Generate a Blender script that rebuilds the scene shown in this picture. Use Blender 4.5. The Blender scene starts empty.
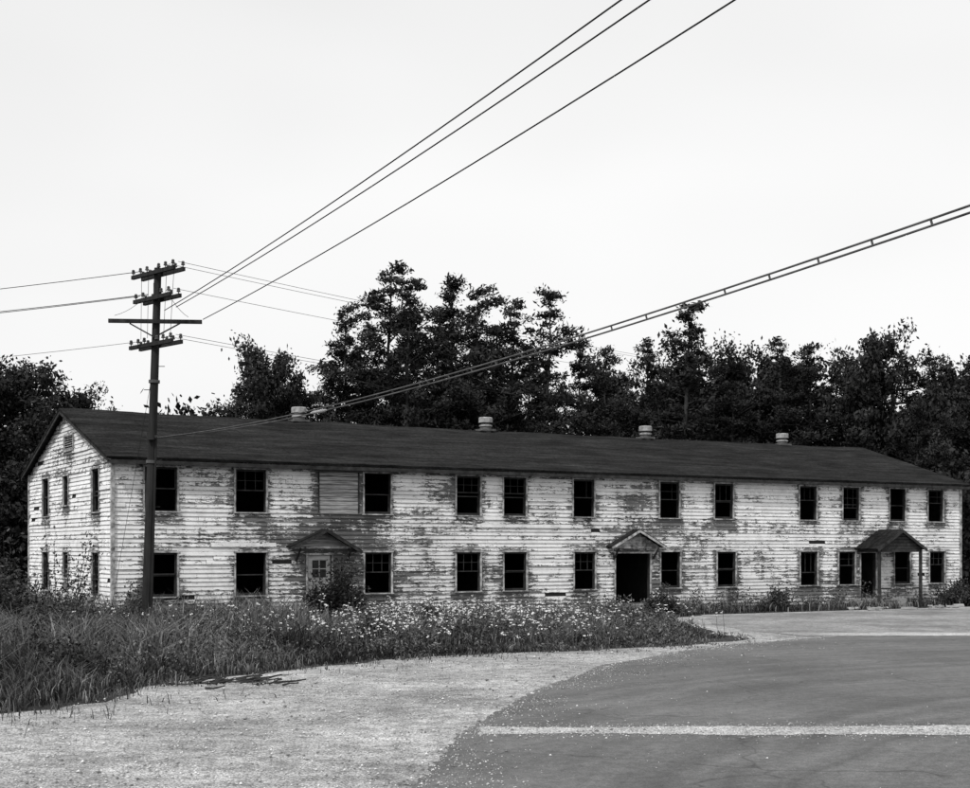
import bpy, bmesh, math, random
import numpy as np
from mathutils import Vector, Matrix
random.seed(7); rng=np.random.default_rng(7)
S=bpy.context.scene
COL=S.collection

# ------------------------------------------------------------ materials
def newmat(name):
    m=bpy.data.materials.new(name); m.use_nodes=True
    nt=m.node_tree; b=nt.nodes['Principled BSDF']; b.inputs['Roughness'].default_value=.9
    b.inputs['Specular IOR Level'].default_value=.2
    return m,nt,b
class N:
    def __init__(s,nt): s.nt=nt
    def n(s,t,**k):
        x=s.nt.nodes.new(t)
        for a,v in k.items(): setattr(x,a,v)
        return x
    def link(s,a,b): s.nt.links.new(a,b)
    def val(s,inp,v):
        if isinstance(v,(int,float)): inp.default_value=v
        else: s.link(v,inp)
    def math(s,op,a,b=0.0,c=None,clamp=False):
        x=s.n('ShaderNodeMath',operation=op); x.use_clamp=clamp
        s.val(x.inputs[0],a); s.val(x.inputs[1],b)
        if c is not None: s.val(x.inputs[2],c)
        return x.outputs[0]
    def attr(s,name): 
        x=s.n('ShaderNodeAttribute'); x.attribute_name=name; return x.outputs['Fac']
    def co(s): return s.n('ShaderNodeTexCoord').outputs['Object']
    def mapping(s,vec,scale):
        x=s.n('ShaderNodeMapping'); x.inputs['Scale'].default_value=scale; s.link(vec,x.inputs[0]); return x.outputs[0]
    def noise(s,vec,scale,detail=4,rough=.6):
        x=s.n('ShaderNodeTexNoise'); s.link(vec,x.inputs['Vector']); x.inputs['Scale'].default_value=scale
        x.inputs['Detail'].default_value=detail; x.inputs['Roughness'].default_value=rough; return x.outputs['Fac']
    def rng(s,v,a,b,c=0.,d=1.,smooth=False):
        x=s.n('ShaderNodeMapRange'); 
        if smooth: x.interpolation_type='SMOOTHSTEP'
        s.val(x.inputs['Value'],v)
        for i,q in zip(('From Min','From Max','To Min','To Max'),(a,b,c,d)): s.val(x.inputs[i],q)
        return x.outputs['Result']
    def mix(s,f,a,b):
        x=s.n('ShaderNodeMix',data_type='FLOAT'); s.val(x.inputs[0],f); s.val(x.inputs[2],a); s.val(x.inputs[3],b); return x.outputs[0]
    def bump(s,h,strength,dist,b):
        x=s.n('ShaderNodeBump'); x.inputs['Strength'].default_value=strength; x.inputs['Distance'].default_value=dist
        s.link(h,x.inputs['Height']); s.link(x.outputs[0],b.inputs['Normal'])

def mat_simple(name,lo,hi,scale=3,vs=(1,1,1),rough=.9,attr=None,bump=0):
    m,nt,b=newmat(name); g=N(nt)
    f=g.noise(g.mapping(g.co(),vs),scale,5)
    v=g.rng(f,.3,.7,lo,hi)
    if attr: v=g.math('MULTIPLY',v,g.attr(attr))
    g.link(v,b.inputs['Base Color']); b.inputs['Roughness'].default_value=rough
    if bump: g.bump(f,.6,bump,b)
    return m

def mat_siding():
    m,nt,b=newmat('peeling_white_clapboard'); g=N(nt)
    sep=g.n('ShaderNodeSeparateXYZ'); g.link(g.co(),sep.inputs[0])
    u=g.math('ADD',sep.outputs[0],sep.outputs[1])
    cmb=g.n('ShaderNodeCombineXYZ'); g.link(u,cmb.inputs[0]); g.link(sep.outputs[2],cmb.inputs[2])
    rnd=g.attr('rnd'); wear=g.attr('wear')
    g.link(g.math('MULTIPLY',rnd,37.),cmb.inputs[1])
    v=cmb.outputs[0]
    cmb2=g.n('ShaderNodeCombineXYZ'); g.link(u,cmb2.inputs[0]); g.link(sep.outputs[2],cmb2.inputs[2]); v2=cmb2.outputs[0]
    n1=g.noise(g.mapping(v,(2.6,.3,14)),1,6,.75)
    n2=g.noise(g.mapping(v,(14,1,50)),1,3,.65)
    n3=g.noise(g.mapping(v2,(.7,0.02,.9)),1,5,.7)
    n4=g.noise(g.mapping(v2,(3.5,1,.5)),1,4,.7)
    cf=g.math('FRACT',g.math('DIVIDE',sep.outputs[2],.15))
    edge=g.rng(cf,0,.3,.08,0)
    p=g.math('ADD',n1,g.math('MULTIPLY',wear,.22))
    p=g.math('ADD',p,g.math('MULTIPLY',g.math('SUBTRACT',rnd,.5),.18))
    p=g.math('ADD',p,g.math('MULTIPLY',g.math('SUBTRACT',n2,.5),.46))
    p=g.math('ADD',p,g.math('MULTIPLY',g.math('SUBTRACT',n3,.5),.5))
    p=g.math('ADD',p,g.math('MULTIPLY',g.math('SUBTRACT',n4,.5),.32))
    p=g.math('ADD',p,edge)
    peel=g.rng(p,.63,.645,0,1,True)
    grain=g.noise(g.mapping(v,(3,1,120)),1,3,.6)
    wood=g.math('MULTIPLY',g.rng(grain,.3,.7,.025,.15),g.rng(rnd,0,1,.5,1.5))
    dirt=g.noise(g.mapping(v2,(1.6,.2,1.6)),1,6,.75)
    paint=g.math('MULTIPLY',g.rng(dirt,.32,.55,.66,.9),g.rng(rnd,0,1,.88,1.02))
    paint=g.math('MULTIPLY',paint,g.rng(wear,0,1.2,1,.66))
    paint=g.math('MULTIPLY',paint,g.rng(n2,.3,.7,1.05,.88))
    paint=g.math('MULTIPLY',paint,g.rng(cf,0.02,.12,.42,1))  # lap shadow line painted into the colour along the bottom of each course
    c=g.mix(peel,paint,wood)
    g.link(c,b.inputs['Base Color']); b.inputs['Roughness'].default_value=.75
    g.bump(g.math('SUBTRACT',1,peel),.4,.004,b)
    return m
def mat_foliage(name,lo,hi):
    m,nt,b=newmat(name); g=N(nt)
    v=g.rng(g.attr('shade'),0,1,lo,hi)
    g.link(v,b.inputs['Base Color']); b.inputs['Roughness'].default_value=.75; b.inputs['Specular IOR Level'].default_value=.12
    return m
def mat_asphalt():
    m,nt,b=newmat('worn_asphalt'); g=N(nt); co=g.co()
    d=g.n('ShaderNodeVectorMath',operation='DISTANCE'); g.link(co,d.inputs[0]); d.inputs[1].default_value=(22,8,0)
    wob=g.noise(co,.12,3)
    dd=g.math('ADD',d.outputs['Value'],g.math('MULTIPLY',wob,2.5))
    cm=g.n('ShaderNodeCombineXYZ'); g.link(dd,cm.inputs[0])
    rings=g.noise(cm.outputs[0],1.3,5,.65)
    big=g.noise(co,.25,6,.65); fine=g.noise(co,45,4,.8); mid=g.noise(co,5,5,.75)
    v=g.rng(rings,.3,.7,.066,.13)
    v=g.math('MULTIPLY',v,g.rng(big,.3,.7,.72,1.35)); v=g.math('MULTIPLY',v,g.rng(fine,.3,.7,.4,1.65)); v=g.math('MULTIPLY',v,g.rng(mid,.3,.7,.72,1.28))
    vor=g.n('ShaderNodeTexVoronoi',feature='DISTANCE_TO_EDGE'); vor.inputs['Scale'].default_value=.22
    wv=g.n('ShaderNodeVectorMath',operation='ADD'); nn=g.n('ShaderNodeTexNoise'); nn.inputs['Scale'].default_value=1.1; g.link(co,nn.inputs['Vector']); g.link(nn.outputs['Color'],wv.inputs[0]); g.link(co,wv.inputs[1]); g.link(wv.outputs[0],vor.inputs['Vector'])
    cr=g.rng(vor.outputs['Distance'],.0,.007,.6,1)
    v=g.math('MULTIPLY',v,cr)
    g.link(v,b.inputs['Base Color']); b.inputs['Roughness'].default_value=.85; b.inputs['Specular IOR Level'].default_value=.3
    g.bump(fine,.5,.01,b); return m
def mat_gravel(name='light_gravel',lo=.27,hi=.62,mul=1.0,tint=1.0):
    m,nt,b=newmat(name); g=N(nt); co=g.co()
    big=g.noise(co,.35,6,.7); mid=g.noise(co,3.,6,.75)
    vor=g.n('ShaderNodeTexVoronoi'); vor.inputs['Scale'].default_value=34; g.link(co,vor.inputs['Vector'])
    sep=g.n('ShaderNodeSeparateColor'); g.link(vor.outputs['Color'],sep.inputs[0])
    st=g.rng(sep.outputs[0],0,1,.65,1.3)
    st=g.math('MULTIPLY',st,g.rng(vor.outputs['Distance'],.2,.75,1.1,.45))
    v=g.rng(mid,.35,.65,lo,hi); v=g.math('MULTIPLY',v,st); v=g.math('MULTIPLY',v,g.rng(big,.35,.65,.58*mul,1.25*mul))
    g.link(v,b.inputs['Base Color']); b.inputs['Roughness'].default_value=.95
    g.bump(g.math('ADD',mid,g.math('MULTIPLY',vor.outputs['Distance'],-.6)),.8,.03,b); return m
def mat_roof():
    m,nt,b=newmat('dark_roll_roofing'); g=N(nt); co=g.co()
    n1=g.noise(g.mapping(co,(.6,4,3)),1,6,.75); n2=g.noise(co,9,5,.8); n3=g.noise(g.mapping(co,(.3,1.2,1.2)),1,4,.7)
    sep=g.n('ShaderNodeSeparateXYZ'); g.link(co,sep.inputs[0])
    yy=g.math('ADD',sep.outputs[1],g.math('MULTIPLY',n2,.05))
    fr=g.math('FRACT',g.math('DIVIDE',yy,.85)); seam=g.rng(fr,.0,.07,.25,1)
    wv=g.math('FRACT',g.math('DIVIDE',g.math('ADD',sep.outputs[0],g.math('MULTIPLY',g.math('FLOOR',g.math('DIVIDE',yy,.85)),3.7)),10.3)); seam2=g.rng(wv,0,.006,.3,1)
    v=g.rng(n1,.3,.7,.004,.025); v=g.math('MULTIPLY',v,g.rng(n2,.3,.7,.3,2.0)); v=g.math('MULTIPLY',v,g.rng(n3,.3,.7,.45,1.6)); v=g.math('MULTIPLY',g.math('MULTIPLY',v,seam),seam2)
    g.link(v,b.inputs['Base Color']); b.inputs['Roughness'].default_value=1; b.inputs['Specular IOR Level'].default_value=.05
    g.bump(n1,.5,.04,b); return m

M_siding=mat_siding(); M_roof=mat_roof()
M_trim=mat_simple('weathered_trim',.04,.6,5,(1,1,1))
M_sash=mat_simple('old_sash_wood',.012,.05,4)
M_bare=mat_simple('bare_grey_boards',.05,.5,3,(.5,.5,9))
M_sheath=mat_simple('dark_sheathing',.02,.05,3)
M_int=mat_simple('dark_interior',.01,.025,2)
M_vent=mat_simple('galvanised_vent',.14,.42,7,rough=.6)
M_ventd=mat_simple('vent_body',.05,.14,5)
M_door=mat_simple('faded_door_paint',.25,.5,3,(1,1,6))
M_conc=mat_simple('old_concrete',.2,.32,2.5)
M_pole=mat_simple('creosote_pole_wood',.01,.03,6,(1,1,.2))
M_wire=mat_simple('wire',.01,.02,3)
M_cable=mat_simple('cable_sheath',.05,.12,3)
M_ins=mat_simple('insulator',.03,.1,3,rough=.3)
M_pine=mat_foliage('pine_needles',.006,.036)
M_leaf=mat_foliage('broad_leaves',.008,.04)
M_shrub=mat_foliage('shrub_leaves',.012,.11)
M_weed=mat_foliage('weed_leaves',.012,.24)
M_grass=mat_foliage('grass_blades',.010,.29)
M_flower=mat_foliage('white_umbels',.4,.8)
M_bark=mat_simple('bark',.015,.05,4,(1,1,.3))
M_asph=mat_asphalt(); M_grav=mat_gravel()
M_stone=mat_foliage('stones',.12,.68)
M_strip=mat_gravel('crushed_stone_strip',.36,.68,1.0)
M_apron=mat_gravel('old_concrete_apron',.26,.44,.95)
M_soil=mat_gravel('grassy_soil',.03,.08,.9)

# ------------------------------------------------------------ mesh helpers
def mk(name,verts,faces,mats,parent=None,fattr=None,vattr=None,midx=None,smooth=False):
    verts=np.asarray(verts,dtype=np.float32).reshape(-1,3)
    me=bpy.data.meshes.new(name)
    if isinstance(faces,np.ndarray):
        nf,k=faces.shape
        me.vertices.add(len(verts)); me.vertices.foreach_set('co',verts.ravel())
        me.loops.add(nf*k); me.loops.foreach_set('vertex_index',faces.ravel().astype(np.int32))
        me.polygons.add(nf); me.polygons.foreach_set('loop_start',np.arange(0,nf*k,k,dtype=np.int32))
        try: me.polygons.foreach_set('loop_total',np.full(nf,k,dtype=np.int32))
        except Exception: pass
        me.update(calc_edges=True)
    else:
        me.from_pydata([tuple(v) for v in verts.tolist()],[],faces)
    me.validate()
    for m in (mats if isinstance(mats,(list,tuple)) else [mats]): me.materials.append(m)
    if midx is not None: me.polygons.foreach_set('material_index',np.asarray(midx,dtype=np.int32))
    if fattr:
        for a,v in fattr.items():
            x=me.attributes.new(a,'FLOAT','FACE'); x.data.foreach_set('value',np.asarray(v,dtype=np.float32))
    if vattr:
        for a,v in vattr.items():
            x=me.attributes.new(a,'FLOAT','POINT'); x.data.foreach_set('value',np.asarray(v,dtype=np.float32))
    if smooth: me.polygons.foreach_set('use_smooth',np.ones(len(me.polygons),dtype=bool))
    me.update()
    ob=bpy.data.objects.new(name,me); COL.objects.link(ob)
    if parent: ob.parent=parent
    return ob
def empty(name,loc=(0,0,0),rz=0):
    e=bpy.data.objects.new(name,None); COL.objects.link(e); e.location=loc; e.rotation_euler=(0,0,rz); return e
class Acc:
    def __init__(s): s.v=[]; s.f=[]; s.m=[]
    def box(s,c,sz,rot=None,m=0,jit=0):
        i=len(s.v); c=Vector(c)
        for z in(-1,1):
            for (x,y) in((-1,-1),(1,-1),(1,1),(-1,1)):
                p=Vector((x*sz[0]/2,y*sz[1]/2,z*sz[2]/2))
                if jit: p+=Vector([random.uniform(-jit,jit) for _ in range(3)])
                if rot is not None: p=rot@p
                s.v.append(tuple(p+c))
        for q in((0,3,2,1),(4,5,6,7),(0,1,5,4),(1,2,6,5),(2,3,7,6),(3,0,4,7)):
            s.f.append(tuple(i+a for a in q)); s.m.append(m)
    def beam(s,a,b,w,d,m=0,up=(0,0,1)):
        a=Vector(a);b=Vector(b);x=(b-a); L=x.length; x.normalize(); upv=Vector(up); y=upv.cross(x); 
        if y.length<1e-3: y=Vector((0,1,0)).cross(x)
        y.normalize(); z=x.cross(y); R=Matrix((x,y,z)).transposed()
        s.box((a+b)/2,(L,w,d),R,m)
    def cyl(s,a,b,r0,r1,n=10,m=0,cap=True):
        a=Vector(a);b=Vector(b);x=(b-a).normalized(); t=Vector((0,0,1)) if abs(x.z)<.9 else Vector((1,0,0))
        u=x.cross(t).normalized(); w=x.cross(u); i=len(s.v)
        for p,r in((a,r0),(b,r1)):
            for k in range(n):
                an=2*math.pi*k/n; s.v.append(tuple(p+u*math.cos(an)*r+w*math.sin(an)*r))
        for k in range(n):
            s.f.append((i+k,i+(k+1)%n,i+n+(k+1)%n,i+n+k)); s.m.append(m)
        if cap: s.f.append(tuple(i+n+k for k in range(n))); s.m.append(m)
    def lathe(s,c,prof,n=14,m=0):
        i=len(s.v)
        for r,z in prof:
            for k in range(n):
                an=2*math.pi*k/n; s.v.append((c[0]+r*math.cos(an),c[1]+r*math.sin(an),c[2]+z))
        for j in range(len(prof)-1):
            for k in range(n):
                s.f.append((i+j*n+k,i+j*n+(k+1)%n,i+(j+1)*n+(k+1)%n,i+(j+1)*n+k)); s.m.append(m)
    def done(s,name,mats,parent=None,smooth=False): return mk(name,s.v,s.f,mats,parent,midx=s.m,smooth=smooth)

# ------------------------------------------------------------ barracks building
L=40.55; W=13.2; EAVE=5.72; RIDGE=7.78; TH=math.atan2(.497,.868)
B=empty('barracks_building',(-12.4,45.7,0),TH)
WH=1.5; Z1=1.01; Z2=3.92
up=[1.62,4.82,9.72,13.55,15.62,18.85,23.15,26.05,30.85,33.45,36.4,38.9]
low=[1.62,4.82,9.74,13.55,15.64,18.9,23.2,26.2,30.9,33.2,36.7,39.0]
wid=[1.12,1.12,1.08,1.04,1.02,1.0,1.0,1.0,1.0,1.0,1.0,1.0]
front=[]
for c,w in zip(up,wid): front.append((c-w/2,c+w/2,Z2,Z2+WH,'win'))
for c,w in zip(low,wid): front.append((c-w/2,c+w/2,Z1,Z1+WH,'win'))
front.append((7.38,8.95,Z2,Z2+WH,'board'))
front.append((6.95,7.88,.42,2.42,'door')); front.append((20.4,22.15,.42,2.45,'open')); front.append((34.05,35.0,.42,2.45,'open'))
gable=[(1.75,2.75,Z2,Z2+WH,'win'),(6.3,7.1,Z2+.35,Z2+WH-.05,'win'),(9.6,10.7,Z2,Z2+WH,'win'),
       (1.75,2.75,Z1,Z1+WH,'win'),(6.3,7.1,Z1+.55,Z1+WH,'win'),(9.6,10.7,Z1,Z1+WH,'win'),
       (5.5,6.9,6.35,6.85,'vent')]
spots=[(7.6,2.2,1.7,1.6,1.2),(8.6,2.6,1.2,1.0,1.1),(8.2,4.6,1.5,1.0,.6),(21.3,3.0,2.0,1.0,.7),(21.5,4.7,1.1,.9,.75),(35,2.9,1.8,.9,.6),(10.6,1.2,1.4,.6,.7),
       (14.6,1.6,1.4,.9,.5),(11.6,3.0,1.0,1.6,.6),(28,2.0,1.5,1.2,.35),(1.5,.9,1.5,.6,.8),(17.2,4.4,.6,1.2,.5),(12.6,4.9,.5,.8,.6),(25,3.2,1.2,.5,.5),(5,3.2,2.0,.3,.5),(31,1,2,.5,.6),(24.6,1.8,.8,1,.5),(3.2,5.0,.8,.7,.5)]
def wear_at(u,z,ops,sp):
    w=0
    for (a,b,c,d,k) in ops:
        dx=max(a-u,0,u-b); dz=max(c-z,0,z-d)
        below=(z<c)
        dd=math.hypot(dx*1.4, dz*(.5 if below else 1.5))
        w=max(w,.9*math.exp(-(dd/.28)**2))
    for (x,zz,rx,rz,a) in sp: w+=a*math.exp(-((u-x)/rx)**2-((z-zz)/rz)**2)
    w+=.5*math.exp(-(z-.3)/.4) if z>0.3 else .5
    if z>5.4: w+=.25
    return min(w,1.3)
def build_wall(name,length,P,nrm,ops,gab=False,sp=(),z0=.28,seg=.3):
    H=.15; verts=[];faces=[];rnd=[];wear=[]
    zt=RIDGE if gab else EAVE
    n=int((zt-z0)/H)+1
    for ci in range(n):
        c0=math.floor(z0/H)*H+ci*H; c1=c0+H
        if c0>=zt: break
        js=[-random.uniform(0,4)]
        while js[-1]<length:
            js.append(js[-1]+(random.uniform(.3,1.1) if random.random()<.1 else random.choice([2.4,3.0,3.66,4.3,4.9])))
        jr=[random.random() for _ in js]; jt=[random.uniform(0,.008)+(.02 if random.random()<.05 else 0) for _ in js]; 
        miss=[random.random()<.22 for _ in js]
        zs=sorted(set([c0,min(c1,zt)]+[z for o in ops for z in (o[2],o[3]) if c0+.002<z<c1-.002 and z<zt]))
        for za,zb in zip(zs[:-1],zs[1:]):
            zm=(za+zb)/2
            lo,hi=0,length
            if gab and zm>EAVE:
                k=(zm-EAVE)/(RIDGE-EAVE)*(W/2); lo=k; hi=W-k
                if hi-lo<.1: continue
            iv=[(lo,hi)]
            for o in ops:
                if o[2]<zm<o[3]:
                    nv=[]
                    for a,b in iv:
                        if o[1]<=a or o[0]>=b: nv.append((a,b)); continue
                        if a<o[0]: nv.append((a,o[0]))
                        if b>o[1]: nv.append((o[1],b))
                    iv=nv
            for a,b in iv:
                pts=[a]+[j for j in js if a<j<b]+[b]
                for pa,pb in zip(pts[:-1],pts[1:]):
                    bi=max(i for i,j in enumerate(js) if j<=(pa+pb)/2)
                    if miss[bi] and bi+1<len(js) and js[bi+1]-js[bi]<1.2: continue
                    qa=pa+(.006 if pa!=a else 0); qb=pb
                    ns=max(1,int((qb-qa)/seg)); us=np.linspace(qa,qb,ns+1)
                    def off(z): return .004+.026*(1-(z-c0)/H)+jt[bi]
                    i0=len(verts)
                    for u in us:
                        wb=.002*math.sin(u*2.1+ci)
                        for z,o in((za,-.004 if za==c0 else off(za)-.001),(za,off(za)+wb),(zb,off(zb)+wb)):
                            p=P(u); verts.append((p[0]+nrm[0]*o,p[1]+nrm[1]*o,z)); wear.append(wear_at(u,z,ops,sp))
                    for k in range(ns):
                        q=i0+3*k
                        faces.append((q+1,q+4,q+5,q+2)); faces.append((q,q+3,q+4,q+1)); rnd+= [jr[bi]]*2
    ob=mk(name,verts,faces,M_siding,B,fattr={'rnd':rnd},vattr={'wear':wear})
    v=[];f=[]
    zs=sorted(set([.0,EAVE]+[z for o in ops for z in(o[2],o[3]) if z<EAVE]))
    def quad(a,b,za,zb,a2=None,b2=None):
        i=len(v)
        for u,z in((a,za),(b,za),(b if b2 is None else b2,zb),(a if a2 is None else a2,zb)):
            p=P(u); v.append((p[0]-nrm[0]*.012,p[1]-nrm[1]*.012,z))
        f.append((i,i+1,i+2,i+3))
    for za,zb in zip(zs[:-1],zs[1:]):
        zm=(za+zb)/2; iv=[(0,length)]
        for o in ops:
            if o[2]<zm<o[3]:
                nv=[]
                for a,b in iv:
                    if o[1]<=a or o[0]>=b: nv.append((a,b)); continue
                    if a<o[0]: nv.append((a,o[0]))
                    if b>o[1]: nv.append((o[1],b))
                iv=nv
        for a,b in iv: quad(a,b,za,zb)
    if gab: quad(0,W,EAVE,RIDGE-.01,W/2-.01,W/2+.01)
    mk(name+'_sheathing',v,f,M_sheath,B)
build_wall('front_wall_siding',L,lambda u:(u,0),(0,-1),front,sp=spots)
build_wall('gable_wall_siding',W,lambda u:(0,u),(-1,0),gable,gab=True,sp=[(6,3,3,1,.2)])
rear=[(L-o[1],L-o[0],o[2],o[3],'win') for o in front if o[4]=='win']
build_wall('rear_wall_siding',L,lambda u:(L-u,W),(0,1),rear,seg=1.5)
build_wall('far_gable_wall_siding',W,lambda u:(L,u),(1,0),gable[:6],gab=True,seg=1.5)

tr=Acc()
def joinery(P,dirv,nrm,ops):
    rot=Matrix(((dirv[0],nrm[0],0),(dirv[1],nrm[1],0),(0,0,1)))
    def bx(u,o,z,su,so,sz,m,j=0):
        p=P(u); tr.box((p[0]+nrm[0]*o,p[1]+nrm[1]*o,z),(su,so,sz),rot,m,j)
    for (a,b,c,d,k) in ops:
        w=b-a;h=d-c;mu=(a+b)/2;mz=(c+d)/2
        cw=.06
        if k=='board':
            z=c+.0
            while z<d-.02:
                hh=min(.145,d-z); 
                bx(mu+random.uniform(-.01,.01),.0+random.uniform(0,.015),z+hh/2,w-.03,.025,hh-.014,2); z+=.15
            bx(a,.02,mz,.05,.05,h,1); bx(b,.02,mz,.05,.05,h,1)
            continue
        if k=='vent':
            bx(a-.04,.025,mz,.08,.06,h+.16,0);bx(b+.04,.025,mz,.08,.06,h+.16,0);bx(mu,.025,d+.04,w,.06,.08,0);bx(mu,.025,c-.04,w,.06,.08,0)
            z=c+.05
            while z<d: 
                p=P(mu); R=rot@Matrix.Rotation(-.6,3,'X'); tr.box((p[0]-nrm[0]*.01,p[1]-nrm[1]*.01,z),(w,.1,.012),R,0); z+=.085
            continue
        bx(a-cw/2,.022,mz,cw,.05,h,0,.003); bx(b+cw/2,.022,mz,cw,.05,h,0,.003)
        bx(mu,.03,d+cw/2,w+2*cw+.04,.07,cw,0,.003)
        if k=='win': 
            bx(mu,.035,c-.02,w+2*cw+.05,.1,.038,0,.003)
            for uu in(a+.012,b-.012): bx(uu,-.075,mz,.024,.14,h,1)
            bx(mu,-.075,d-.012,w-.05,.14,.024,1); bx(mu,-.075,c+.012,w-.05,.14,.024,1)
            r=random.random()
            si=.028
            if r<.8:
                zt=d-si; zb=mz+random.choice([0,0,0,-.2,.1])
                bx(a+si+.02,-.05,(zt+zb)/2,.04,.03,zt-zb,1);bx(b-si-.02,-.05,(zt+zb)/2,.04,.03,zt-zb,1)
                bx(mu,-.05,zb+.02,w-.14,.034,.04,1); bx(mu,-.05,zt-.02,w-.14,.034,.04,1)
                if random.random()<.7:
                    for q in(1/3,2/3):
                        if random.random()<.8: bx(a+w*q,-.05,(zt+zb)/2,.018,.02,zt-zb-.08,1)
                    if random.random()<.6: bx(mu,-.05,(zt+zb)/2,w-.14,.018,.018,1)
            if r>.3:
                zt=mz-.01; zb=c+si
                bx(a+si+.02,-.09,(zt+zb)/2,.04,.03,zt-zb,1);bx(b-si-.02,-.09,(zt+zb)/2,.04,.03,zt-zb,1)
                bx(mu,-.09,zb+.03,w-.14,.034,.06,1); bx(mu,-.09,zt-.02,w-.14,.034,.04,1)
        else:
            for uu in(a+.015,b-.015): bx(uu,-.075,mz,.03,.14,h,1)
            if k=='door':
                bx(mu,-.05,mz,w-.07,.045,h-.02,3)
                bx(mu,-.024,c+1.5,w-.4,.006,.62,1); 
                for q in(-.17,.17): bx(mu+q,-.022,c+.55,.24,.012,.8,0)
                bx(mu,-.02,c+1.5,.03,.012,.62,3); bx(mu,-.02,c+1.5,w-.4,.014,.03,3)
joinery(lambda u:(u,0),(1,0),(0,-1),front)
joinery(lambda u:(0,u),(0,1),(-1,0),gable)
joinery(lambda u:(L-u,W),(-1,0),(0,1),rear)
joinery(lambda u:(L,u),(0,1),(1,0),gable[:6])
for x,y in((-.02,-.02),(L+.02,-.02),(-.02,W+.02),(L+.02,W+.02)): tr.box((x,y,3.0),(.12,.12,5.4),None,0,.003)
tr.done('windows_doors_and_trim',[M_trim,M_sash,M_bare,M_door,M_int],B)
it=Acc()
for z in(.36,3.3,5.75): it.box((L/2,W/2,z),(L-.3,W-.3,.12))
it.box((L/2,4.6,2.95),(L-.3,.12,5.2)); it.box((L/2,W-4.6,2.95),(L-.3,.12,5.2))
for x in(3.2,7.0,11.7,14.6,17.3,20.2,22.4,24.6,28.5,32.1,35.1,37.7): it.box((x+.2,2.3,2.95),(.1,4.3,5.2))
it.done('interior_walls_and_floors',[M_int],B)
fd=Acc(); fd.box((L/2,.04,.13),(L,.12,.32)); fd.box((.04,W/2,.13),(.12,W-.2,.32)); fd.box((L-.04,W/2,.13),(.12,W-.2,.32)); fd.box((L/2,W-.04,.13),(L-.3,.12,.32))
for c,w in((7.4,1.5),(21.27,2.3),(34.6,2.6)):
    fd.box((c,-.55,.19),(w,1.0,.38)); fd.box((c,-1.22,.1),(w,.34,.2))
fd.done('foundation_and_steps',[M_conc],B)
def roof():
    ov=.42; rk=.3; 
    m=(RIDGE-EAVE)/(W/2)
    nx=90; ny=10; vs=[];fs=[]
    ys=list(np.linspace(-ov,W/2,ny+1))+list(np.linspace(W/2,W+ov,ny+1))[1:]
    xs=np.linspace(-rk,L+rk,nx+1)
    for x in xs:
        sg=-.06*math.sin((x)/L*math.pi)+.014*math.sin(x*1.3)+.012*math.sin(x*.61+1)
        for y in ys:
            z=RIDGE+.12-m*abs(y-W/2); vs.append((x,y,z+sg*(1-abs(y-W/2)/(W/2+ov))+random.uniform(-.008,.008)))
    k=len(ys)
    for i in range(nx):
        for j in range(k-1): fs.append((i*k+j,(i+1)*k+j,(i+1)*k+j+1,i*k+j+1))
    ob=mk('roof_covering',vs,fs,M_roof,B); md=ob.modifiers.new('t','SOLIDIFY'); md.thickness=.09; md.offset=-1
    a=Acc()
    zf=RIDGE+.02-m*(W/2+ov)
    a.box((L/2,-ov+.03,zf-.07),(L+2*rk-.02,.03,.13)); a.box((L/2,W+ov-.03,zf-.07),(L+2*rk-.02,.03,.13))
    a.box((L/2,-ov/2-.01,zf-.08),(L+.1,ov-.06,.02)); 
    for x in(-rk+.03,L+rk-.03):
        for s in(-1,1):
            a.beam((x,W/2+s*(W/2+ov),zf-.03),(x,W/2,RIDGE-.03),.03,.12)
    a.done('fascia_and_rake_boards',[M_sash],B)
    v=Acc()
    for x in(9.3,18.1,26.8,35.3):
        v.lathe((x,W/2,RIDGE-.05),[(.25,0),(.25,.36),(.20,.38)],16,1)
        v.lathe((x,W/2,RIDGE-.05),[(.2,.47),(.31,.46),(.31,.66),(.28,.69),(.0,.72)],16,0)
        v.lathe((x,W/2,RIDGE-.05),[(.2,.36),(.2,.5)],12,1)
        v.lathe((x,W/2,RIDGE-.05),[(.255,.28),(.29,.29),(.29,.35),(.2,.38)],16,0)
        v.box((x,W/2,RIDGE+.08),(.7,.6,.09),None,1)
    v.done('roof_ventilators',[M_vent,M_ventd],B)
roof()
pd=Acc()
def pediment(c,w,zb,zp,dep,collapsed=False):
    for s in(-1,1):
        zq=zb-(.16 if collapsed and s==1 else 0)
        e=Vector((c+s*w/2,-dep/2-.02,zq)); p=Vector((c,-dep/2-.02,zp))
        pd.beam(e,p,dep,.05,1); pd.beam(e+Vector((0,-dep/2-.012,-.06)),p+Vector((0,-dep/2-.012,-.06)),.022,.09,3 if collapsed else 0)
    z=zb
    while z<zp-.1:
        ww=w*(1-(z+.07-zb)/(zp-zb))-.1
        if ww>.1: pd.box((c,-.05,z+.065),(ww,.03,.125),None,0 if not collapsed else 2)
        z+=.14
    pd.box((c,-.09,zb-.03),(w*.84,.12,.09),None,0)
    for s in(-1,1): pd.beam((c+s*w*.36,-.04,zb-.5),(c+s*w*.36,-dep+.04,zb-.06),.06,.06,3)
pediment(7.5,2.75,2.72,3.34,.5,True); pediment(21.3,2.75,2.72,3.42,.45)
c=35.2;w=3.1;dep=1.35
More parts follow.
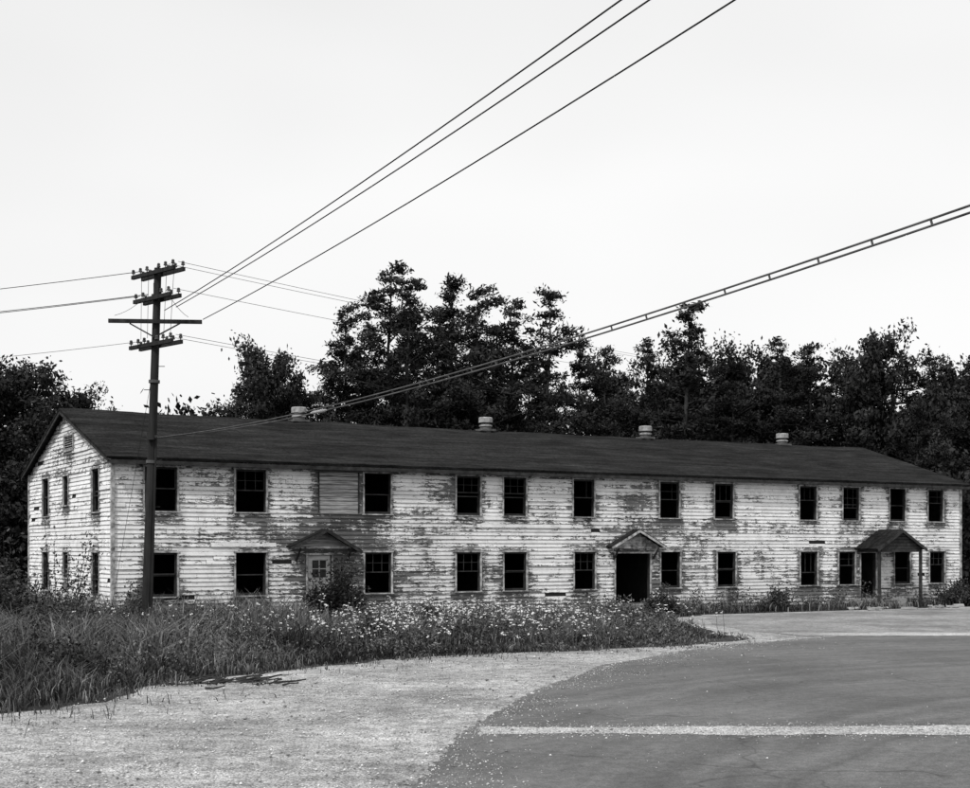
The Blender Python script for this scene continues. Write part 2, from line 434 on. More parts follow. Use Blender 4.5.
for s in(-1,1):
    pd.beam((c+s*w/2,-dep/2,2.62),(c,-dep/2,3.5),dep+.2,.06,1)
    pd.beam((c+s*w/2,-dep-.12,2.57),(c,-dep-.12,3.44),.025,.13,3)
    pd.box((c+s*(w/2-.25),-dep+.05,1.35),(.11,.11,2.5),None,3)
    pd.box((c+s*(w/2-.25),-dep/2,2.55),(.09,dep-.15,.13),None,3)
pd.box((c,-dep+.05,2.56),(w-.7,.09,.14),None,3)
for i in range(5):
    z=2.7+i*.14; ww=w*(1-(z-2.6)/.88)-.15
    if ww>.1: pd.box((c,-dep+.02,z),(ww,.03,.12),None,3)
pd.box((c,-dep/2,2.66),(w-.6,dep-.1,.03),None,3)
pd.box((c-.9,-dep+.05,.85),(.7,.05,.06),None,3); pd.box((c+1.05,-dep+.05,.85),(.5,.05,.06),None,3)
pd.done('entrance_pediments_and_porch',[M_trim,M_roof,M_bare,M_sash],B)

# ------------------------------------------------------------ ground sheets
def jitter_poly(pts,flags,amp,step=.35):
    out=[]
    n=len(pts)
    for i in range(n):
        a=np.array(pts[i],float); b=np.array(pts[(i+1)%n],float)
        if flags[i]:
            d=b-a; Ld=np.hypot(*d); k=max(1,int(Ld/step)); nrm=np.array([-d[1],d[0]])/Ld
            for j in range(k):
                p=a+d*j/k
                o=amp*(math.sin(p[0]*1.7+p[1]*.9)*.5+math.sin(p[0]*.6-p[1]*1.3+2)*.6)+random.uniform(-amp,amp)*.45
                out.append(tuple(p+nrm*o))
        else: out.append(tuple(a))
    return out
def smooth_pts(pts,it=2):
    p=[np.array(q,float) for q in pts]
    for _ in range(it):
        q=[p[0]]
        for a,b in zip(p[:-1],p[1:]): q+= [a*.75+b*.25,a*.25+b*.75]
        q.append(p[-1]); p=q
    return [tuple(a) for a in p]
def sheet(name,pts,z,mat):
    bm=bmesh.new(); vs=[bm.verts.new((x,y,z)) for x,y in pts]; f=bm.faces.new(vs)
    bm.normal_update()
    if f.normal.z<0: f.normal_flip()
    bmesh.ops.triangulate(bm,faces=[f],ngon_method='EAR_CLIP')
    me=bpy.data.meshes.new(name); bm.to_mesh(me); bm.free(); me.materials.append(mat)
    ob=bpy.data.objects.new(name,me); COL.objects.link(ob); return ob
sheet('ground',[(-900,-400),(900,-400),(900,1500),(-900,1500)],0,M_soil)
gb=smooth_pts([(-60,10),(-20,17),(-7.45,21.2),(-6.8,24.1),(-6.07,27.3),(-4.1,30.5),(-1.6,33.3),(1.9,35.2),(4.7,36.6),(6.9,39),(7.6,40.9),(7.3,44),(7.0,47.5),(7.0,51.5),(8.6,54.6)])
gp=gb+[(24.4,63.6),(34,69),(45,60),(70,40),(70,-60),(-60,-60)]
sheet('gravel_lot',jitter_poly(gp,[i<len(gb)-1 for i in range(len(gp))],.3),.004,M_grav)
ab=smooth_pts([(-3.5,-5),(-1.2,10),(-.75,15.25),(-.5,18.5),(-.1,21),(.9,25.5),(2.3,30),(4.2,34.2),(6.4,37.2),(8.8,39.8),(10.5,41.3)])
ap=ab+[(70,41.3),(70,-60),(-6,-60)]
sheet('asphalt_road',jitter_poly(ap,[i<len(ab) for i in range(len(ap))],.14,.12),.012,M_asph)
apr=[(8.3,43.2),(8.0,47.5),(8.2,51.5),(9.6,54.6),(24.6,63.2),(34,68.6),(45,60),(70,43.2)]
sheet('concrete_apron',jitter_poly(apr,[1,1,1,1,1,0,0,0],.15),.008,M_apron)
sheet('crushed_stone_strip',jitter_poly([(-.1,19.55),(30,19.55),(30,20.4),(-.1,20.4)],[1,0,1,1],.11,.12),.016,M_strip)
sheet('crushed_stone_strip',jitter_poly([(9.6,41.5),(60,41.5),(60,43.0),(9.0,43.0)],[1,0,1,1],.15,.3),.0165,M_strip)

def inpoly(x,y,poly):
    ins=np.zeros(len(x),bool); n=len(poly)
    for i in range(n):
        x1,y1=poly[i]; x2,y2=poly[(i+1)%n]
        c=((y1>y)!=(y2>y)); 
        xx=(x2-x1)*(y-y1)/((y2-y1) if y2!=y1 else 1e-9)+x1
        ins^= c&(x<xx)
    return ins
cs,sn=math.cos(TH),math.sin(TH)
def to_local(x,y): dx=x+12.4; dy=y-45.7; return dx*cs+dy*sn,-dx*sn+dy*cs
def in_build(x,y,mg=.08): a,b=to_local(x,y); return (a>-mg)&(a<L+mg)&(b>-mg)&(b<W+mg)
def vnoise(x,y,s,seed=0):
    r=np.random.default_rng(seed); g=r.random((256,256)); X=x/s+100; Y=y/s+100
    xi=np.floor(X).astype(int); yi=np.floor(Y).astype(int); fx=X-xi; fy=Y-yi; fx=fx*fx*(3-2*fx); fy=fy*fy*(3-2*fy)
    a=g[xi%256,yi%256];b=g[(xi+1)%256,yi%256];c=g[xi%256,(yi+1)%256];d=g[(xi+1)%256,(yi+1)%256]
    return (a*(1-fx)+b*fx)*(1-fy)+(c*(1-fx)+d*fx)*fy
def bdist_to(x,y,line):
    bd=np.full(len(x),1e9)
    for (a,b),(c_,d_) in zip(line[:-1],line[1:]):
        vx,vy=c_-a,d_-b; t=np.clip(((x-a)*vx+(y-b)*vy)/(vx*vx+vy*vy),0,1); bd=np.minimum(bd,np.hypot(x-a-t*vx,y-b-t*vy))
    return bd
def lowf(x,y): return 1-.34*np.clip((x+6)/3,0,1)*np.clip((y-33)/3,0,1)   # shorter growth in front of the middle of the wall

# ------------------------------------------------------------ grass
front_strip=[(8.0,54.4),(24.4,63.6),(34,69),(36,76),(23,66.2),(-2,52)]
gpoly=gb+[(8.0,57.5),(23.2,66.5),(36,74),(30,90),(-45,80),(-60,40)]
def sample(n,xr,yr,polys,dens=None):
    x=rng.uniform(*xr,n); y=rng.uniform(*yr,n); k=np.zeros(n,bool)
    for p in polys: k|=inpoly(x,y,p)
    k&=~in_build(x,y); 
    return x[k],y[k]
xs=[];ys=[]
for n,xr,yr in((190000,(-14,8.5),(19,36)),(120000,(-24,9),(36,58)),(24000,(5,34),(54,72)),(8000,(-40,-14),(16,75))):
    x,y=sample(n,xr,yr,[gpoly,front_strip]); xs.append(x);ys.append(y)
x=np.concatenate(xs);y=np.concatenate(ys)
bd=bdist_to(x,y,gb)
nz=vnoise(x,y,.9,1)*.55+vnoise(x,y,.3,2)*.45; nb=vnoise(x,y,3,3)
keep=rng.random(len(x))<np.clip(-.1+1.9*nz*np.clip(bd/1.3+.2,0,1),0.02,1)
x,y,nz,nb,bd=[q[keep] for q in(x,y,nz,nb,bd)]
ex=rng.uniform(-14,8,90000); ey=rng.uniform(18,43,90000); eb=bdist_to(ex,ey,gb); en=vnoise(ex,ey,.5,31)
k=inpoly(ex,ey,gp)&~inpoly(ex,ey,ap)&(rng.random(90000)<np.exp(-eb/.55)*.9)&(en>.52)
x=np.concatenate([x,ex[k]]);y=np.concatenate([y,ey[k]]);nz=np.concatenate([nz,en[k]*.8]);nb=np.concatenate([nb,en[k]]);bd=np.concatenate([bd,np.full(k.sum(),.1)])
la,lb=to_local(x,y)
lf=np.clip((-x-1.0)/6,0,1)
h=(.28+.36*lf+ .28*nb)*(.1+1.6*nz**1.5)*np.clip(.2+bd/3.0,0,1)*rng.uniform(.35,1.6,len(x))*lowf(x,y)
h=np.where((la>20),h*1.1+.08,h)
h=np.clip(h,.05,1.35)
n=len(x); ang=rng.uniform(0,2*np.pi,n); ln=rng.uniform(.1,1.0,n)*h; wd=rng.uniform(.004,.010,n)*(1+np.clip(y-20,0,40)/28)
la_=rng.uniform(0,2*np.pi,n); dx,dy=np.cos(la_)*ln,np.sin(la_)*ln; px,py=np.cos(ang)*wd,np.sin(ang)*wd
V=np.zeros((n,5,3),np.float32)
V[:,0]=np.stack([x-px,y-py,0*x-.01],1);V[:,1]=np.stack([x+px,y+py,0*x-.01],1)
V[:,2]=np.stack([x+dx*.3+px*.8,y+dy*.3+py*.8,h*.65],1);V[:,3]=np.stack([x+dx*.3-px*.8,y+dy*.3-py*.8,h*.65],1)
V[:,4]=np.stack([x+dx,y+dy,h*rng.uniform(.75,1.05,n)],1)
idx=np.arange(n)[:,None]*5
F=np.concatenate([idx+np.array([[0,1,2]]),idx+np.array([[0,2,3]]),idx+np.array([[3,2,4]])]).reshape(-1,3)
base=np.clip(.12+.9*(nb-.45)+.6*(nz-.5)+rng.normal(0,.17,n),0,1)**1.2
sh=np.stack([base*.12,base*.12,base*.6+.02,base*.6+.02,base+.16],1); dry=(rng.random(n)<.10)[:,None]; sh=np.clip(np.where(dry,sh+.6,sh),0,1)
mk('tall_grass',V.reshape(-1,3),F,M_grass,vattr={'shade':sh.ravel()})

def leafquads(C,size,up=.3,aspect=.45,r=rng):
    n=len(C); a=r.normal(size=(n,3)); a/=np.linalg.norm(a,axis=1)[:,None]
    b=r.normal(size=(n,3)); b-= (b*a).sum(1)[:,None]*a; b/=np.linalg.norm(b,axis=1)[:,None]
    s=(size*r.uniform(.6,1.4,n))[:,None]
    V=np.stack([C-a*s,C+b*s*aspect,C+a*s,C-b*s*aspect],1); return V.reshape(-1,3).astype(np.float32),(np.arange(n)[:,None]*4+np.arange(4)[None])
def combine(name,wood,leafC,size,shade,mats,aspect=.45):
    V,F=leafquads(leafC,size,aspect=aspect)
    nv=len(wood.v)
    wq=np.array([f for f in wood.f if len(f)==4],dtype=np.int64).reshape(-1,4)
    A=np.array(wood.v,dtype=np.float32).reshape(-1,3)
    VV=np.concatenate([A,V]); FF=np.concatenate([wq,F+nv]); mi=np.concatenate([np.ones(len(wq)),np.zeros(len(F))])
    sf=np.concatenate([np.zeros(len(wq)),shade])
    return mk(name,VV,FF,mats,fattr={'shade':sf},midx=mi)
wx,wy=sample(6500,(-15,9),(21,56),[gpoly]); wb=bdist_to(wx,wy,gb); wn=vnoise(wx,wy,1.6,21)
k=(rng.random(len(wx))<np.clip((wn-.3)*1.8,0,1))&(wb>.35); wx,wy,wb,wn=wx[k],wy[k],wb[k],wn[k]
sx_,sy_=sample(3400,(4,32),(50,72),[front_strip]); sl_,sb_=to_local(sx_,sy_); sn_=vnoise(sx_,sy_,1.1,5); k=(sb_>-1.9*sn_-.4)&(rng.random(len(sx_))<.35+.6*sn_)
wx=np.concatenate([wx,sx_[k]]);wy=np.concatenate([wy,sy_[k]]);wb=np.concatenate([wb,np.full(k.sum(),2.)]);wn=np.concatenate([wn,sn_[k]])
hh=(.18+1.0*wn**1.4)*np.clip(.4+wb/3,0,1)*rng.uniform(.5,1.3,len(wx))*lowf(wx,wy)*np.where(wy>53,1.35,1)
per=34; n=len(wx); t=rng.uniform(.15,1.05,(n,per)); rr=rng.normal(0,.11,(n,per,2))*(1.2-.6*t[...,None])*(.5+hh[:,None,None])*1.3
C=np.stack([wx[:,None]+rr[...,0],wy[:,None]+rr[...,1],hh[:,None]*t],2).reshape(-1,3)
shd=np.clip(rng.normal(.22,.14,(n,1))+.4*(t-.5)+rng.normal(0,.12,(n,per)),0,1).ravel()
V,F=leafquads(C,np.full(len(C),.032)*(1+np.clip(C[:,1]-25,0,40)/60),aspect=.5)
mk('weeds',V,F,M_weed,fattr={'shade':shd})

def make_tree(name,H,kind,seed,mats):
    r=random.Random(seed); nr=np.random.default_rng(seed); w=Acc()
    pts=[Vector((0,0,-.2))]; 
    for i in range(1,9): pts.append(Vector((pts[-1].x+r.uniform(-.2,.2),pts[-1].y+r.uniform(-.2,.2),H*i/8*.97)))
    r0=H*.012+.04
    for i in range(8): w.cyl(pts[i],pts[i+1],r0*(1-i/8.6),r0*(1-(i+1)/8.6),7,0,False)
    def tp(z): 
        q=max(0,min(7.999,z/(H*.97)*8)); i=int(q); return pts[i].lerp(pts[i+1],q-i)
    C=[];SH=[];SZ=[]
    if kind=='pine': z0,nl,mx,sz=.18,54,.25,.12
    elif kind=='thin': z0,nl,mx,sz=.3,52,.13,.12
    elif kind=='open': z0,nl,mx,sz=.28,38,.26,.12
    else: z0,nl,mx,sz=.12,56,.32,.13
    for k in range(nl):
        t=(k+r.random())/nl; z=H*(z0+(1-z0)*t*.98)
        if kind in('pine','thin'): prof=(1-t)**.85*(.65+.35*min(1,t*4))+.04
        elif kind=='open': prof=(1-t)**.75*(.5+.5*min(1,t*3))
        else: prof=math.sqrt(max(0,1-((t-.4)/.62)**2)) if t>.4 else .75+.6*t
        ln=H*mx*prof*r.uniform(.4,1.35)+.25
        an=r.uniform(0,2*math.pi)+k*2.4; el=r.uniform(.0,.45)+.3*t if kind!='broad' else r.uniform(.1,.8)
        a=tp(z); d=Vector((math.cos(an)*math.cos(el),math.sin(an)*math.cos(el),math.sin(el)))
        b=a+d*ln; w.cyl(a,b,.02+ln*.014,.012,4,0,False)
        nc=max(2,int(ln/.55)); cs_=r.uniform(-.2,.2)
        for j in range(nc):
            f=.15+.88*(j+r.random())/nc
            spread=ln*.15*f+.07
            p=a+d*ln*f+Vector((r.gauss(0,spread),r.gauss(0,spread),abs(r.gauss(0,spread*.5))))
            rad=r.uniform(.35,.78)*(1 if kind!='thin' else .8)*(1.1 if kind=='broad' else 1)*(1-.35*t if kind!='broad' else 1)
            m=int(96*rad/.55* r.uniform(.7,1.2))
            if kind=='broad': q=nr.normal(size=(m,3))*np.array([rad*.55,rad*.55,rad*.45])
            else:
                q=nr.normal(size=(m,3))*np.array([rad*.55,rad*.55,rad*.24]); q[:,2]+=.5*np.abs(nr.normal(size=m))*rad*.6
            C.append(q+np.array(p)); 
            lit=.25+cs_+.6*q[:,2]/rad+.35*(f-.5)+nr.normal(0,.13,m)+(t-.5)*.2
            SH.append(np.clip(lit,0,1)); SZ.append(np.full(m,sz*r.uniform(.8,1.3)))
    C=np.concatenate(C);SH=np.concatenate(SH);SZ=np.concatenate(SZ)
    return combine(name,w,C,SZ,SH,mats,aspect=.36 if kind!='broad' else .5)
protos={}
def place(kind,var,Href,name,x,y,H,wscale,rz,mats):
    key=(kind,var)
    if key not in protos:
        ob=make_tree(name,Href,kind,100+var*13+len(kind),mats); protos[key]=(ob.data,Href)
    else:
        ob=bpy.data.objects.new(name,protos[key][0]); COL.objects.link(ob)
    s=H/protos[key][1]; ob.location=(x,y,0); ob.scale=(s*wscale,s*wscale,s); ob.rotation_euler=(0,0,rz); return ob
PM=[M_pine,M_bark]; LM=[M_leaf,M_bark]
T=[ (-8.6,84,17.6,'pine',1.05),(-6.3,87,20.6,'pine',1.15),(-4.4,83,19.0,'pine',1.05),(-2.4,90,20.3,'pine',1.15),(-.4,86,19.1,'pine',1.15),(1.4,90,18.9,'pine',1.05),
 (3.8,84,18.5,'open',1.15),(5.9,88,16.0,'pine',.85),(7.8,88,15.6,'pine',.9),(10.2,90,16.4,'pine',1),(12.5,86,18.1,'thin',1.25),(14.9,90,14.6,'pine',1.05),
 (17.2,92,15.0,'broad',.8),(19.0,90,16.5,'pine',1.1),(21.8,92,16.3,'pine',1.15),(24.6,94,15.7,'pine',1.15),(25.6,90,15.7,'broad',.75),(28.2,92,15.9,'pine',1),
 (30.7,94,15.8,'pine',1.1),(31.8,90,14.3,'broad',.8),(34.8,92,15.3,'pine',1.1),(37.4,92,15.3,'broad',.9),(41,92,16,'pine',1),(45,90,15,'pine',1),(50,90,16,'broad',1),
 (-13,80,13.6,'broad',.75),(-15.0,84,12.6,'pine',.9),(-11.5,83,11.4,'broad',.6),(-10,88,13,'pine',.9),
 (-25.0,74,11.9,'broad',.9),(-27,78,11.4,'pine',1.2),(-24.0,80,11.0,'broad',.8),(-29.3,76,12.0,'broad',1),(-34,74,13,'pine',1),(-40,72,13,'broad',1),(-46,70,14,'pine',1),
 (27,86,12,'pine',1),(30,84,11,'broad',.9),(0.5,94,17.9,'pine',1.2),(13.5,95,15,'broad',.8),(-5.5,92,18.5,'pine',1.2),(-7.6,90,17.2,'pine',1.1),(-3.2,95,19,'pine',1.2),(3,93,16.5,'pine',1.1),(22,96,15,'broad',.9),(9,95,14.5,'broad',.8),(16.2,89,13.5,'pine',1.1)]
for i,(X,Y,H,k,ws) in enumerate(T):
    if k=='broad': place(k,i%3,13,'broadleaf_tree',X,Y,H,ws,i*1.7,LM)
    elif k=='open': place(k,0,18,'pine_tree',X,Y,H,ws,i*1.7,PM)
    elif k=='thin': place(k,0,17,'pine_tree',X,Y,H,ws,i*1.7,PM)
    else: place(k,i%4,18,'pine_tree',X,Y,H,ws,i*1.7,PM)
def mass(name,path,hfun,depth,nc,leaf,mat,zmin=0,rad=(.8,1.6),per=34,noseed=5):
    r=np.random.default_rng(noseed); C=[];SH=[];SZ=[]
    P=np.array(path,float); seg=np.hypot(*(P[1:]-P[:-1]).T); cum=np.concatenate([[0],np.cumsum(seg)])
    for _ in range(nc):
        s=r.uniform(0,cum[-1]); i=np.searchsorted(cum,s)-1; i=max(0,i); t=(s-cum[i])/seg[i]; p=P[i]*(1-t)+P[i+1]*t
        y=p[1]+r.uniform(0,depth); x=p[0]+r.normal(0,.5); hm=hfun(s); z=zmin+(hm-zmin)*math.sqrt(r.uniform(0,1)); rd=r.uniform(*rad)
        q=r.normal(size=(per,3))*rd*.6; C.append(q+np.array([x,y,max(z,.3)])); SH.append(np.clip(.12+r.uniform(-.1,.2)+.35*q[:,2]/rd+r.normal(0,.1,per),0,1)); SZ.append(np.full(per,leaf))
    w=Acc(); w.cyl((P[0][0],P[0][1],0),(P[0][0],P[0][1],3),.1,.1,5,0,False)
    return combine(name,w,np.concatenate(C),np.concatenate(SZ),np.concatenate(SH),[mat,M_bark],aspect=.6)
mass('tree_line',[(-75,78),(-30,82),(0,96),(30,97),(75,92)],lambda s:8.8+(2.6 if s>73 else 0)+1.4*math.sin(s*.35)+1.0*math.sin(s*.9+1),5,4000,.23,M_pine,per=60)
mass('undergrowth',[(-50,66),(-22,72),(-16,76)],lambda s:4.5+1.2*math.sin(s*.5),4,500,.17,M_leaf,noseed=8,per=50)
mass('undergrowth',[(24.5,72),(34,76),(55,80)],lambda s:5.5+1.2*math.sin(s*.5),4,600,.17,M_leaf,noseed=9,per=50)

def shrub(X,Y,H,R,n,seed,leaf=.05,sparse=1.0,name='shrub',dark=0):
    r=np.random.default_rng(seed); w=Acc(); C=[];SH=[];SZ=[]
    ox,oy=r.uniform(-.25,.25,2)*R
    for k in range(n):
        an=r.uniform(0,2*np.pi); rr=R*math.sqrt(r.random()); hh=H*r.uniform(.3,1.0)*(1-.35*(rr/R)**2)*(1.15 if math.cos(an*2+seed)>0 else .75)
        a=Vector((rr*.25*math.cos(an),rr*.25*math.sin(an),0)); b=Vector((rr*math.cos(an)+ox,rr*math.sin(an)+oy,hh))
        w.cyl(a,b,.016,.006,4,0,False)
        for f in np.arange(.3,1.02,.11):
            p=np.array(a.lerp(b,float(f))); m=int(13*sparse); q=r.normal(size=(m,3))*np.array([.16,.16,.11])*(H/2)**.5; C.append(p+q)
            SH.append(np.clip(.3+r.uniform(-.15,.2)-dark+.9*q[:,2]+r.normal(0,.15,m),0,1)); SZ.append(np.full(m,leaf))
    ob=combine(name,w,np.concatenate(C),np.concatenate(SZ),np.concatenate(SH),[M_shrub,M_bark],aspect=.5); ob.location=(X,Y,0)
shrub(-12.5,40.2,3.7,1.2,26,1,.055,.8); shrub(-13.6,38.5,2.6,1.2,36,2,.06,1.1,dark=.1); shrub(-14.9,42.5,3.4,1.2,40,3,.07,1.1,dark=.15)
shrub(-5.3,47.2,2.2,1.05,90,4,.05,1.5,dark=.25); shrub(7.0,54.8,1.3,.7,30,5,.06,1.1,dark=.1)
shrub(21.2,62.7,1.0,.8,30,7,.06,1.1,dark=.1); shrub(22.6,63.5,1.4,1.1,40,8,.06,1.2,dark=.15); shrub(-1.8,44.5,.8,.5,26,9,.05,1.2,dark=.1)
shrub(-8.2,26.8,1.0,.8,34,10,.04,1.1,dark=.1); shrub(-10.4,34,1.4,1.0,40,11,.05,1.1,dark=.1); shrub(-3.2,38.5,.8,.5,26,13,.045,1.1,dark=.1)
shrub(-11.2,43.4,1.5,.8,30,14,.05,1.1); shrub(12.4,58.2,1.1,.6,20,15,.06,.9); shrub(-9.3,23.6,1.0,.7,30,16,.035,1.1,dark=.1); shrub(-9.6,29.5,1.2,.9,34,17,.04,1.1,dark=.1)
shrub(-7.3,30.5,.9,.6,30,20,.04,1.1,dark=.2)

fx,fy=sample(12000,(-11,8),(29,56),[gpoly]); den=vnoise(fx,fy,1.6,11)
pr=np.clip((den-.38)*2.4,0,1)*np.clip(1-np.abs(fx+.8)/8,0.08,1)*np.clip((fy-31)/8,0,1)
k=rng.random(len(fx))<pr*.7; fx,fy=fx[k],fy[k]; V=[];F=[];SHf=[];MI=[]; lw=lowf(fx,fy)
for X,Y,l_ in zip(fx,fy,lw):
    h=random.uniform(.5,1.3)*(.12+.88*l_); lx=random.uniform(-.12,.12); i=len(V); ww=.006
    V+=[(X-ww,Y,0),(X+ww,Y,0),(X+lx+ww,Y,h),(X+lx-ww,Y,h)]; F.append((i,i+1,i+2,i+3)); SHf.append(.2); MI.append(1)
    for _ in range(random.choice([1,1,2,3])):
        cx=X+lx+random.uniform(-.12,.12); cy=Y+random.uniform(-.12,.12); cz=h-random.uniform(0,.16); R=random.uniform(.02,.045)
        for _ in range(5):
            a=random.uniform(0,6.28); q=R*random.uniform(.2,1); s=R*.42; ox,oy,oz=cx+q*math.cos(a),cy+q*math.sin(a),cz+random.uniform(-.012,.012); i=len(V)
            t=random.uniform(-.6,.6)
            V+=[(ox-s,oy,oz-s*t),(ox,oy-s,oz-s*.5),(ox+s,oy,oz+s*t),(ox,oy+s,oz+s*.7)]; F.append((i,i+1,i+2,i+3)); SHf.append(random.random()); MI.append(0)
mk('wildflowers',V,np.array(F),[M_flower,M_grass],fattr={'shade':SHf},midx=MI)

# gravel stones
n=26000; sx=rng.uniform(-16,12,n); sy=15+ (rng.random(n)**1.5)*27
ok=inpoly(sx,sy,gp)&~inpoly(sx,sy,[(p[0]+ .1,p[1]) for p in ap]); 
tx=rng.uniform(-1.2,10,80000); ty=rng.uniform(14,42,80000); ina=inpoly(tx,ty,ap)
bdist=bdist_to(tx,ty,ab); tn=vnoise(tx,ty,1.1,41)
kk=ina&(rng.random(len(tx))<1.2*np.exp(-bdist/(.12+.7*tn))+.001)
ux=rng.uniform(-.1,14,8000); uy=rng.normal(19.97,.40,8000)
nA=int(ok.sum()); sx=np.concatenate([sx[ok],tx[kk],ux]); sy=np.concatenate([sy[ok],ty[kk],uy]); n=len(sx)
s=np.clip(rng.lognormal(-4.4,.45,n),.005,.05); s[nA:]*=.75; rz=rng.uniform(0,6.28,n)
O=np.array([(1,0,0),(0,1,0),(-1,0,0),(0,-1,0),(0,0,.7),(0,0,-.3)],float)
V=O[None]*rng.uniform(.65,1.3,(n,6,1)); c_,s_=np.cos(rz)[:,None],np.sin(rz)[:,None]
Vx=V[...,0]*c_-V[...,1]*s_; Vy=V[...,0]*s_+V[...,1]*c_
V=np.stack([Vx*s[:,None]+sx[:,None],Vy*s[:,None]+sy[:,None],V[...,2]*s[:,None]+.012+s[:,None]*.2],2)
FO=np.array([(0,1,4),(1,2,4),(2,3,4),(3,0,4),(1,0,5),(2,1,5),(3,2,5),(0,3,5)])
F=(np.arange(n)[:,None,None]*6+FO[None]).reshape(-1,3)
mk('gravel_stones',V.reshape(-1,3),F,M_stone,fattr={'shade':np.repeat(rng.random(n)**1.2,8)})

fb=Acc()
for _ in range(40):
    x0=-5.2+random.gauss(0,.6); y0=27.0+random.gauss(0,.3); a=random.gauss(0,.6); l=random.uniform(.15,.9); p=Vector((x0,y0,.03)); r_=random.uniform(.01,.03)
    for q in range(3):
        a+=random.uniform(-.4,.4); p2=p+Vector((l/3*math.cos(a),l/3*math.sin(a),random.uniform(-.01,.06))); fb.cyl(p,p2,r_,r_*.8,6); p=p2; r_*=.8
fb.done('fallen_branches',[M_bark])
rb=Acc()
for _ in range(22):
    u=random.uniform(31,40); o=-random.uniform(2.2,3.6); X=-12.4+u*cs-o*sn; Y=45.7+u*sn+o*cs
    R=Matrix.Rotation(random.uniform(0,3),3,'Z')@Matrix.Rotation(random.uniform(-.4,.4),3,'X'); rb.box((X,Y,.06),(random.uniform(.1,.7),random.uniform(.08,.2),random.uniform(.03,.12)),R,0,.02)
rb.done('rubble',[M_conc])

# ------------------------------------------------------------ utility poles
def build_pole(name,x,y,rz=0,sc=1,lean=(.36,0)):
    H=11.04; a=Acc(); lx,ly=lean
    def c(z): return Vector((lx*z/H,ly*z/H,z))
    for i in range(8):
        z0=-.3+(H+.3)*i/8; z1=-.3+(H+.3)*(i+1)/8; a.cyl(c(z0),c(z1),.165-.007*i,.165-.007*(i+1),12,0,i==7)
    def arm(z,half,ang,dbl,npins,hp=.16):
        d=Vector((math.cos(ang),math.sin(ang),0)); nn=Vector((-d.y,d.x,0)); p=c(z)
        for s in((-1,1) if dbl else(1,)):
            q=p-nn*s*.17
            a.beam(q-d*half,q+d*half,.09,.115)
            for t in npins:
                b=q+d*half*t+Vector((0,0,.05)); a.cyl(b,b+Vector((0,0,.09)),.014,.014,6,0)
                a.lathe(b+Vector((0,0,.06)),[(.03,0),(.06,.01),(.055,.05),(.035,.06),(.05,.08),(.04,.12),(.0,.135)],8,1)
        return p,d
    arm(10.88,1.15,-.78,True,(-.95,-.6,-.28,.28,.6,.95))
    arm(10.12,1.0,-.78,True,(-.9,-.5,.5,.9))
    arm(9.42,1.37,.08,False,())
    arm(8.74,1.15,-.78,True,(-.95,-.6,-.3,.3,.6,.95))
    for s in(-1,1): a.beam(c(9.42)+Vector((s*.75,-.17,-.06)),c(8.95)+Vector((0,-.16,0)),.03,.04)
    a.cyl(c(.2)+Vector((.16,-.08,0)),c(5.9)+Vector((.13,-.08,0)),.035,.035,6,0)
    for z in(5.95,5.2,7.6): a.cyl(c(z),c(z+.09),.17,.17,12,1)
    a.box(c(6.0)+Vector((0,-.2,0)),(.2,.14,.22)); a.box(c(10.3)+Vector((.02,-.2,0)),(.14,.12,.5))
    for k in range(9): 
        z=3.2+k*.7; s=1 if k%2 else -1; a.cyl(c(z)+Vector((s*.12,0,0)),c(z)+Vector((s*.3,0,0)),.012,.012,5,0)
    ob=a.done(name,[M_pole,M_ins]); ob.location=(x,y,0); ob.rotation_euler=(0,0,rz); ob.scale=(sc,)*3; return ob
PX,PY=-10.14,41.0
build_pole('utility_pole',PX,PY); build_pole('utility_pole',15.4,-9.3,0.0,1.1,(0,0)); build_pole('utility_pole',-46,50,.3,1,(0,0)); build_pole('utility_pole',33,111,.2,1.42,(0,0))
def curve_obj(name,lines,r,mat=None):
    cu=bpy.data.curves.new(name,'CURVE'); cu.dimensions='3D'; cu.bevel_depth=r; cu.bevel_resolution=1
    for l in lines:
        sp=cu.splines.new('POLY'); sp.points.add(len(l)-1)
        for i,p in enumerate(l): sp.points[i].co=(*p,1)
    cu.materials.append(mat or M_wire); ob=bpy.data.objects.new(name,cu); COL.objects.link(ob); return ob
def span(a,b,sag,n=28):
    a=Vector(a);b=Vector(b); return [tuple(a.lerp(b,t)-Vector((0,0,4*sag*t*(1-t)))) for t in [i/n for i in range(n+1)]]
lines=[span((-9.55,40.85,9.75),(14.85,-9.2,11.0),.6),span((-9.2,40.85,9.85),(15.4,-9.2,11.0),.6),span((-8.42,40.95,9.5),(15.8,-9.2,10.75),.6)]
curve_obj('power_line',lines,.0125)
d=Vector((math.cos(-.78),math.sin(-.78),0)); lines=[]
def armpt(z,t): return Vector((PX+.36*z/11.04,PY,z+.2))+d*t
for z,t in((10.88,-1.05),(10.12,-.95),(10.12,-.5)): 
    a=armpt(z,t); lines.append(span(a,(-46+t*.5,50-t,z),.6))
curve_obj('power_line',lines,.011)
lines=[]
for z,t in((8.74,-1),): lines.append(span(armpt(z,t),(-46+t,50,z),.7))
for z,t in((10.88,1.1),(10.88,.6),(10.12,.9)): lines.append(span(armpt(z,t),(33+t,110,z*1.42),.7))
for z,t in((8.74,1.1),(8.74,.6)): lines.append(span(armpt(z,t),(33+t,110,z*1.42),.9))
for t in(-.9,-.5,.5,.9): lines.append(span(armpt(10.88,t),armpt(8.74,t*.9)+Vector((0,0,.05)),-.05,6))
lines.append(span(armpt(10.12,-.5),(PX-.9,PY-.15,9.6),.1,6)); lines.append(span(armpt(10.12,.5),(PX+1.3,PY-.15,9.55),.1,6))
lines.append([(PX+.28,PY,8.4),(PX-1.1,PY-.3,.0)])
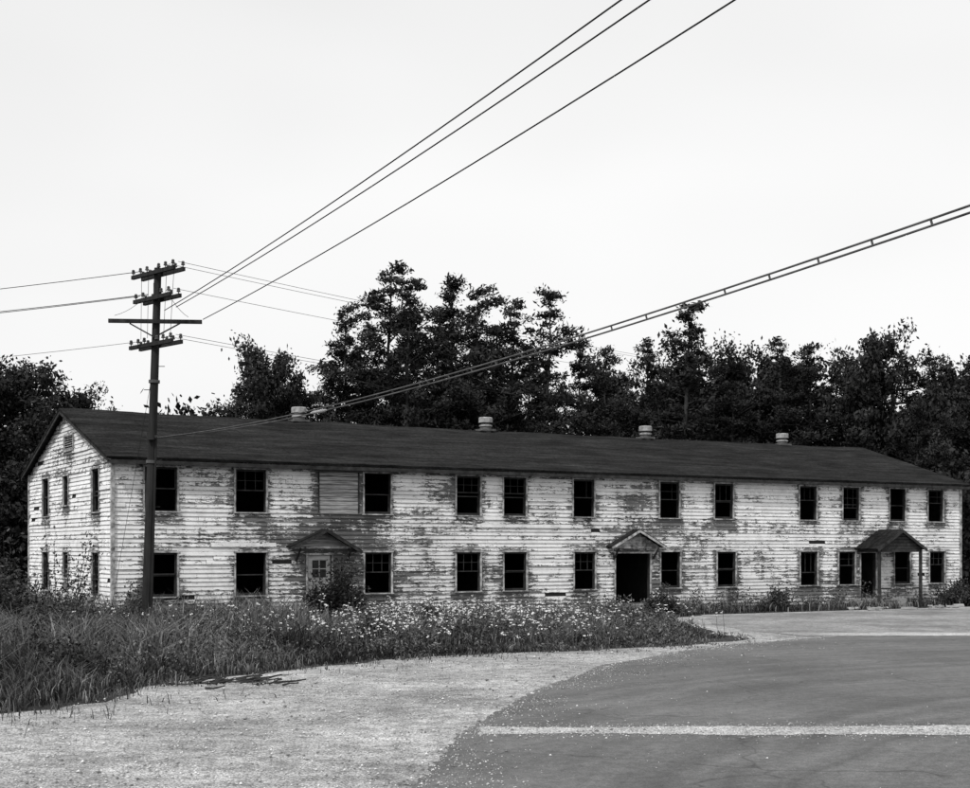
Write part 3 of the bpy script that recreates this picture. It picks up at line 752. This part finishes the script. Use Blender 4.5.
curve_obj('power_line',lines,.007)
Yc=np.array([41,29.2,21.5,17.9,14]);Zc=np.array([5.97,5.68,5.75,5.88,6.12]); co=np.polyfit(Yc,Zc,2)
ysp=np.linspace(41,-9,60); cab=[(PX+.3+(41-yy)*.541,yy,float(np.polyval(co,yy))) for yy in ysp]
mes=[(x+.02,y,z-.065*min(1,(41-y)/9)) for x,y,z in cab]
ls=[cab,mes]
for yy in np.arange(24,-8,-.75):
    z=float(np.polyval(co,yy)); X=PX+.3+(41-yy)*.541; ls.append([(X,yy,z),(X+.02,yy,z-.07)])
z=float(np.polyval(co,29.4)); X=PX+.3+(41-29.4)*.541
c1=curve_obj('telephone_cable',ls,.013,M_cable)
sl_=Acc(); sl_.cyl((X-.15,29.68,z-.06),(X+.15,29.12,z-.07),.035,.035,10,0); sl_.cyl((X-.22,29.8,z-.055),(X-.15,29.68,z-.06),.015,.035,10,0); sl_.cyl((X+.15,29.12,z-.07),(X+.22,29.0,z-.07),.035,.015,10,0)
so_=sl_.done('cable_splice_case',[M_vent]); so_.parent=c1

# ------------------------------------------------------------ light
w=bpy.data.worlds.new('World'); S.world=w; w.use_nodes=True; nt=w.node_tree; g=N(nt)
sun_dir=Vector((-.46,-.70,0)).normalized(); EL=math.radians(50)
sky=g.n('ShaderNodeTexSky',sky_type='NISHITA'); sky.sun_disc=False; sky.sun_elevation=EL
sky.sun_rotation=math.atan2(sun_dir.x,sun_dir.y); sky.dust_density=4; sky.air_density=1
bw=g.n('ShaderNodeRGBToBW'); g.link(sky.outputs[0],bw.inputs[0])
tc=g.n('ShaderNodeTexCoord').outputs['Generated']; cl=g.noise(g.mapping(tc,(1,1,2.5)),1.3,3,.5)
haze=g.rng(cl,.3,.7,6.8,8.3)
v=g.math('ADD',g.math('MULTIPLY',bw.outputs[0],.2),haze)
bg=nt.nodes['Background']; g.link(v,bg.inputs['Color']); bg.inputs['Strength'].default_value=.11
sl=bpy.data.lights.new('sun','SUN'); sl.energy=2.9; sl.angle=math.radians(5); sl.color=(1,.995,.985)
so=bpy.data.objects.new('sun',sl); COL.objects.link(so)
dirv=Vector((sun_dir.x*math.cos(EL),sun_dir.y*math.cos(EL),math.sin(EL))); so.rotation_euler=dirv.to_track_quat('Z','Y').to_euler()
# ------------------------------------------------------------ camera
cam=bpy.data.cameras.new('camera'); co_=bpy.data.objects.new('camera',cam); COL.objects.link(co_); S.camera=co_
co_.location=(0,0,2.67); co_.rotation_euler=(math.pi/2,0,0); cam.sensor_width=36; cam.lens=1371/970*36; cam.shift_y=154/970; cam.clip_end=4000
S.view_settings.view_transform='Standard'; S.view_settings.look='None'; S.view_settings.exposure=0
